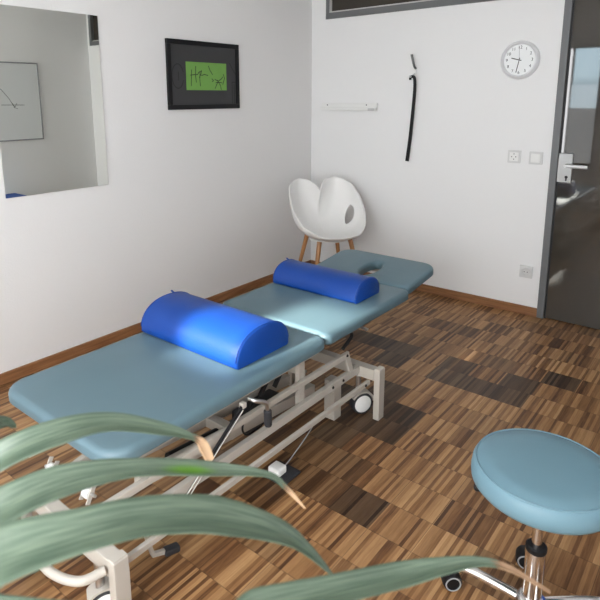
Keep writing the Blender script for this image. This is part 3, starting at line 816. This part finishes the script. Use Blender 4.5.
# ------------------------------------------------------------------ potted plant by the camera
sx, sy = 2.312, -3.775
r = root('potted_plant', (sx, sy, 0), 'tall potted plant with long arching strap leaves in the foreground', 'plant')
b = B(); lathe(b, [(0,0),(.115,0),(.125,.01),(.155,.27),(.160,.28),(.150,.285),(.144,.27),(.140,.245),(0,.245)], (sx,sy,0), seg=40); pt = obj('pot', b, M['pot'], r, smooth=40)
b = B(); lathe(b, [(0,.262),(.08,.260),(.1395,.252),(.1395,.246),(0,.246)], (sx,sy,0), seg=32); obj('soil', b, M['soil'], pt, smooth=40)
b = B(); tube(b, spline([(sx,sy,.25),(sx-.012,sy+.006,.5),(sx+.008,sy-.004,.78),(sx,sy,1.08)], 8), [.020]*12+[.017]*12+[.013]); obj('stem', b, M['stem'], r, smooth=True)
CAM = Vector((2.816,-3.849,1.435))
def leaf(pts, wid, crown_z, dryfrom=None, facing=None, fold=.20, drymax=1., spot=None):
    P = [Vector((sx, sy, crown_z))] + [Vector(p) for p in pts]; Wd = [.012] + list(wid)
    n = 14; S = spline(P, n); NW = []
    for i in range(len(P)-1):
        for k in range(n): NW.append(Wd[i]+(Wd[i+1]-Wd[i])*k/n)
    NW.append(Wd[-1])
    b = B(); across = b.verts.layers.float.new('across'); along = b.verts.layers.float.new('along'); dl = b.verts.layers.float.new('dry'); yl = b.verts.layers.float.new('sun_glow')
    K = 8; rings = []; N = len(S)
    for i, p in enumerate(S):
        tg = (S[min(i+1, N-1)]-S[max(i-1, 0)]).normalized()
        nn = Vector((0,0,1)) if facing is None else Vector(facing).normalized()
        if facing is None: nn = (nn*.75+(CAM-p).normalized()*.65).normalized()
        s = tg.cross(nn).normalized(); nn = s.cross(tg).normalized()
        row = []
        for k in range(K+1):
            u = k/K*2-1
            v = b.verts.new(p+s*u*NW[i]/2+nn*NW[i]*fold*(abs(u)**1.6-.4))
            v[across] = k/K; v[along] = i/N*4
            f_ = i/(N-1)
            v[dl] = 0. if dryfrom is None else max(0., min(drymax, (f_-dryfrom+.02*math.sin(9*u))/.06))
            if spot: v[yl] = max(0., min(1., 1.6-1.6*math.hypot((f_-spot[0])/.055, (u-spot[1])/.75)))
            row.append(v)
        rings.append(row)
    for A, Q in zip(rings, rings[1:]):
        for k in range(K): b.faces.new((A[k], A[k+1], Q[k+1], Q[k]))
    o = obj('leaf', b, M['leaf'], r, smooth=True)
    so = o.modifiers.new('thickness', 'SOLIDIFY'); so.thickness = .0009; so.offset = 0
    return o
LV = {
'L1':[(2.3073,-3.7022,1.0885,0.0299),(2.3429,-3.6621,1.1269,0.0299),(2.3633,-3.6158,1.1366,0.0274),(2.3731,-3.5698,1.1285,0.0213),(2.3889,-3.5229,1.1054,0.0163),(2.4011,-3.4913,1.0856,0.0074),(2.4046,-3.4795,1.0692,0.0150),(2.4065,-3.4704,1.0471,0.0098)],
'L2':[(2.3921,-3.7300,1.1172,0.0310),(2.4140,-3.6944,1.1323,0.0318),(2.4292,-3.6535,1.1380,0.0285),(2.4473,-3.6007,1.1294,0.0177),(2.4657,-3.5390,1.1035,0.0165),(2.4943,-3.4815,1.0792,0.0068),(2.5052,-3.4643,1.0600,0.0059),(2.5176,-3.4479,1.0325,0.0010)],
'L3':[(2.4568,-3.7522,1.1304,0.0418),(2.4740,-3.7210,1.1433,0.0403),(2.4955,-3.6762,1.1440,0.0316),(2.5092,-3.6280,1.1321,0.0310),(2.5234,-3.5707,1.1028,0.0340),(2.5401,-3.5147,1.0606,0.0246),(2.5473,-3.4797,1.0197,0.0149),(2.5540,-3.4469,0.9719,0.0020)],
'L4':[(2.5762,-3.6584,1.1076,0.0190),(2.6022,-3.6114,1.1021,0.0227),(2.6227,-3.5586,1.0861,0.0216),(2.6448,-3.4927,1.0641,0.0206),(2.6617,-3.4545,1.0546,0.0149),(2.6810,-3.4149,1.0424,0.0086),(2.6993,-3.3901,1.0282,0.0062),(2.7270,-3.3612,0.9996,0.0027)],
'L5':[(2.2902,-3.7088,1.1171,0.0211),(2.2934,-3.6748,1.1346,0.0238),(2.2938,-3.6481,1.1340,0.0209),(2.2864,-3.6304,1.1237,0.0158),(2.2850,-3.6205,1.1151,0.0040)]}
DRY = {'L1':.765, 'L2':.865, 'L3':None, 'L4':.81, 'L5':None}
for i, (k, v) in enumerate(LV.items()):
    leaf([q[:3] for q in v], [q[3] for q in v], 1.03+.01*i, DRY[k], drymax=.45 if k == 'L4' else 1., spot=(.605, .15) if k == 'L2' else None)
for i, (az, ln, up) in enumerate(((170,.36,.20),(205,.40,.26),(235,.34,.16),(265,.30,.24),(250,.26,.34),(190,.28,.40))):   # leaves turned away from the camera
    d = Vector((math.cos(math.radians(az)), math.sin(math.radians(az)), 0))
    c0 = Vector((sx, sy, 1.03))
    leaf([c0+d*ln*.25+Vector((0,0,up*.6)), c0+d*ln*.6+Vector((0,0,up)), c0+d*ln*.9+Vector((0,0,up*.75)), c0+d*ln*1.1+Vector((0,0,up*.2))], [.030,.036,.024,.002], 1.02+.008*i, facing=(0,0,1))

# ------------------------------------------------------------------ outside, light
w = bpy.data.worlds.new('World'); scene.world = w; w.use_nodes = True
nt = w.node_tree; bg = nt.nodes['Background']
tc = nt.nodes.new('ShaderNodeTexCoord'); sp = nt.nodes.new('ShaderNodeSeparateXYZ'); nt.links.new(tc.outputs['Generated'], sp.inputs[0])
cr = nt.nodes.new('ShaderNodeValToRGB'); nt.links.new(sp.outputs['Z'], cr.inputs['Fac'])
e = cr.color_ramp.elements
e[0].position = 0.; e[0].color = (.20, .23, .25, 1); e[1].position = 1.; e[1].color = (.45, .66, .95, 1)
k = e.new(.03); k.color = (.62, .78, .90, 1)
nt.links.new(cr.outputs['Color'], bg.inputs['Color']); bg.inputs['Strength'].default_value = 8.0

sun = bpy.data.lights.new('sun', 'SUN'); sun.energy = 18.; sun.angle = math.radians(2.5); sun.color = (1, .95, .88)
so = bpy.data.objects.new('sun', sun); COL.objects.link(so)
sd = Vector((.14, 1., -.546)).normalized()      # direction the sunlight travels
so.rotation_euler = sd.to_track_quat('-Z', 'Y').to_euler(); so.location = (1, -8, 5)

# ------------------------------------------------------------------ camera
cam = bpy.data.cameras.new('camera'); co = bpy.data.objects.new('camera', cam); COL.objects.link(co)
cam.sensor_fit = 'HORIZONTAL'; cam.sensor_width = 36; cam.lens = 568.57/600*36
cam.shift_x = (300-274.378)/600; cam.shift_y = (214.909-300)/600
R = Vector((.76761876,.64086892,-.00696162)); U = Vector((-.12360373,.15869061,.97956082)); F = Vector((-.62887483,.75106878,-.20102768))
co.matrix_world = Matrix(((R.x,U.x,-F.x,2.81617),(R.y,U.y,-F.y,-3.84905),(R.z,U.z,-F.z,1.43516),(0,0,0,1)))
cam.clip_start = .02
cam.dof.use_dof = True; cam.dof.focus_distance = 2.9; cam.dof.aperture_fstop = 11.
scene.camera = co

vs = scene.view_settings
scene.display_settings.display_device = 'sRGB'
vs.view_transform = 'Standard'; vs.look = 'None'; vs.exposure = 0.0; vs.gamma = 1.0; vs.use_curve_mapping = False
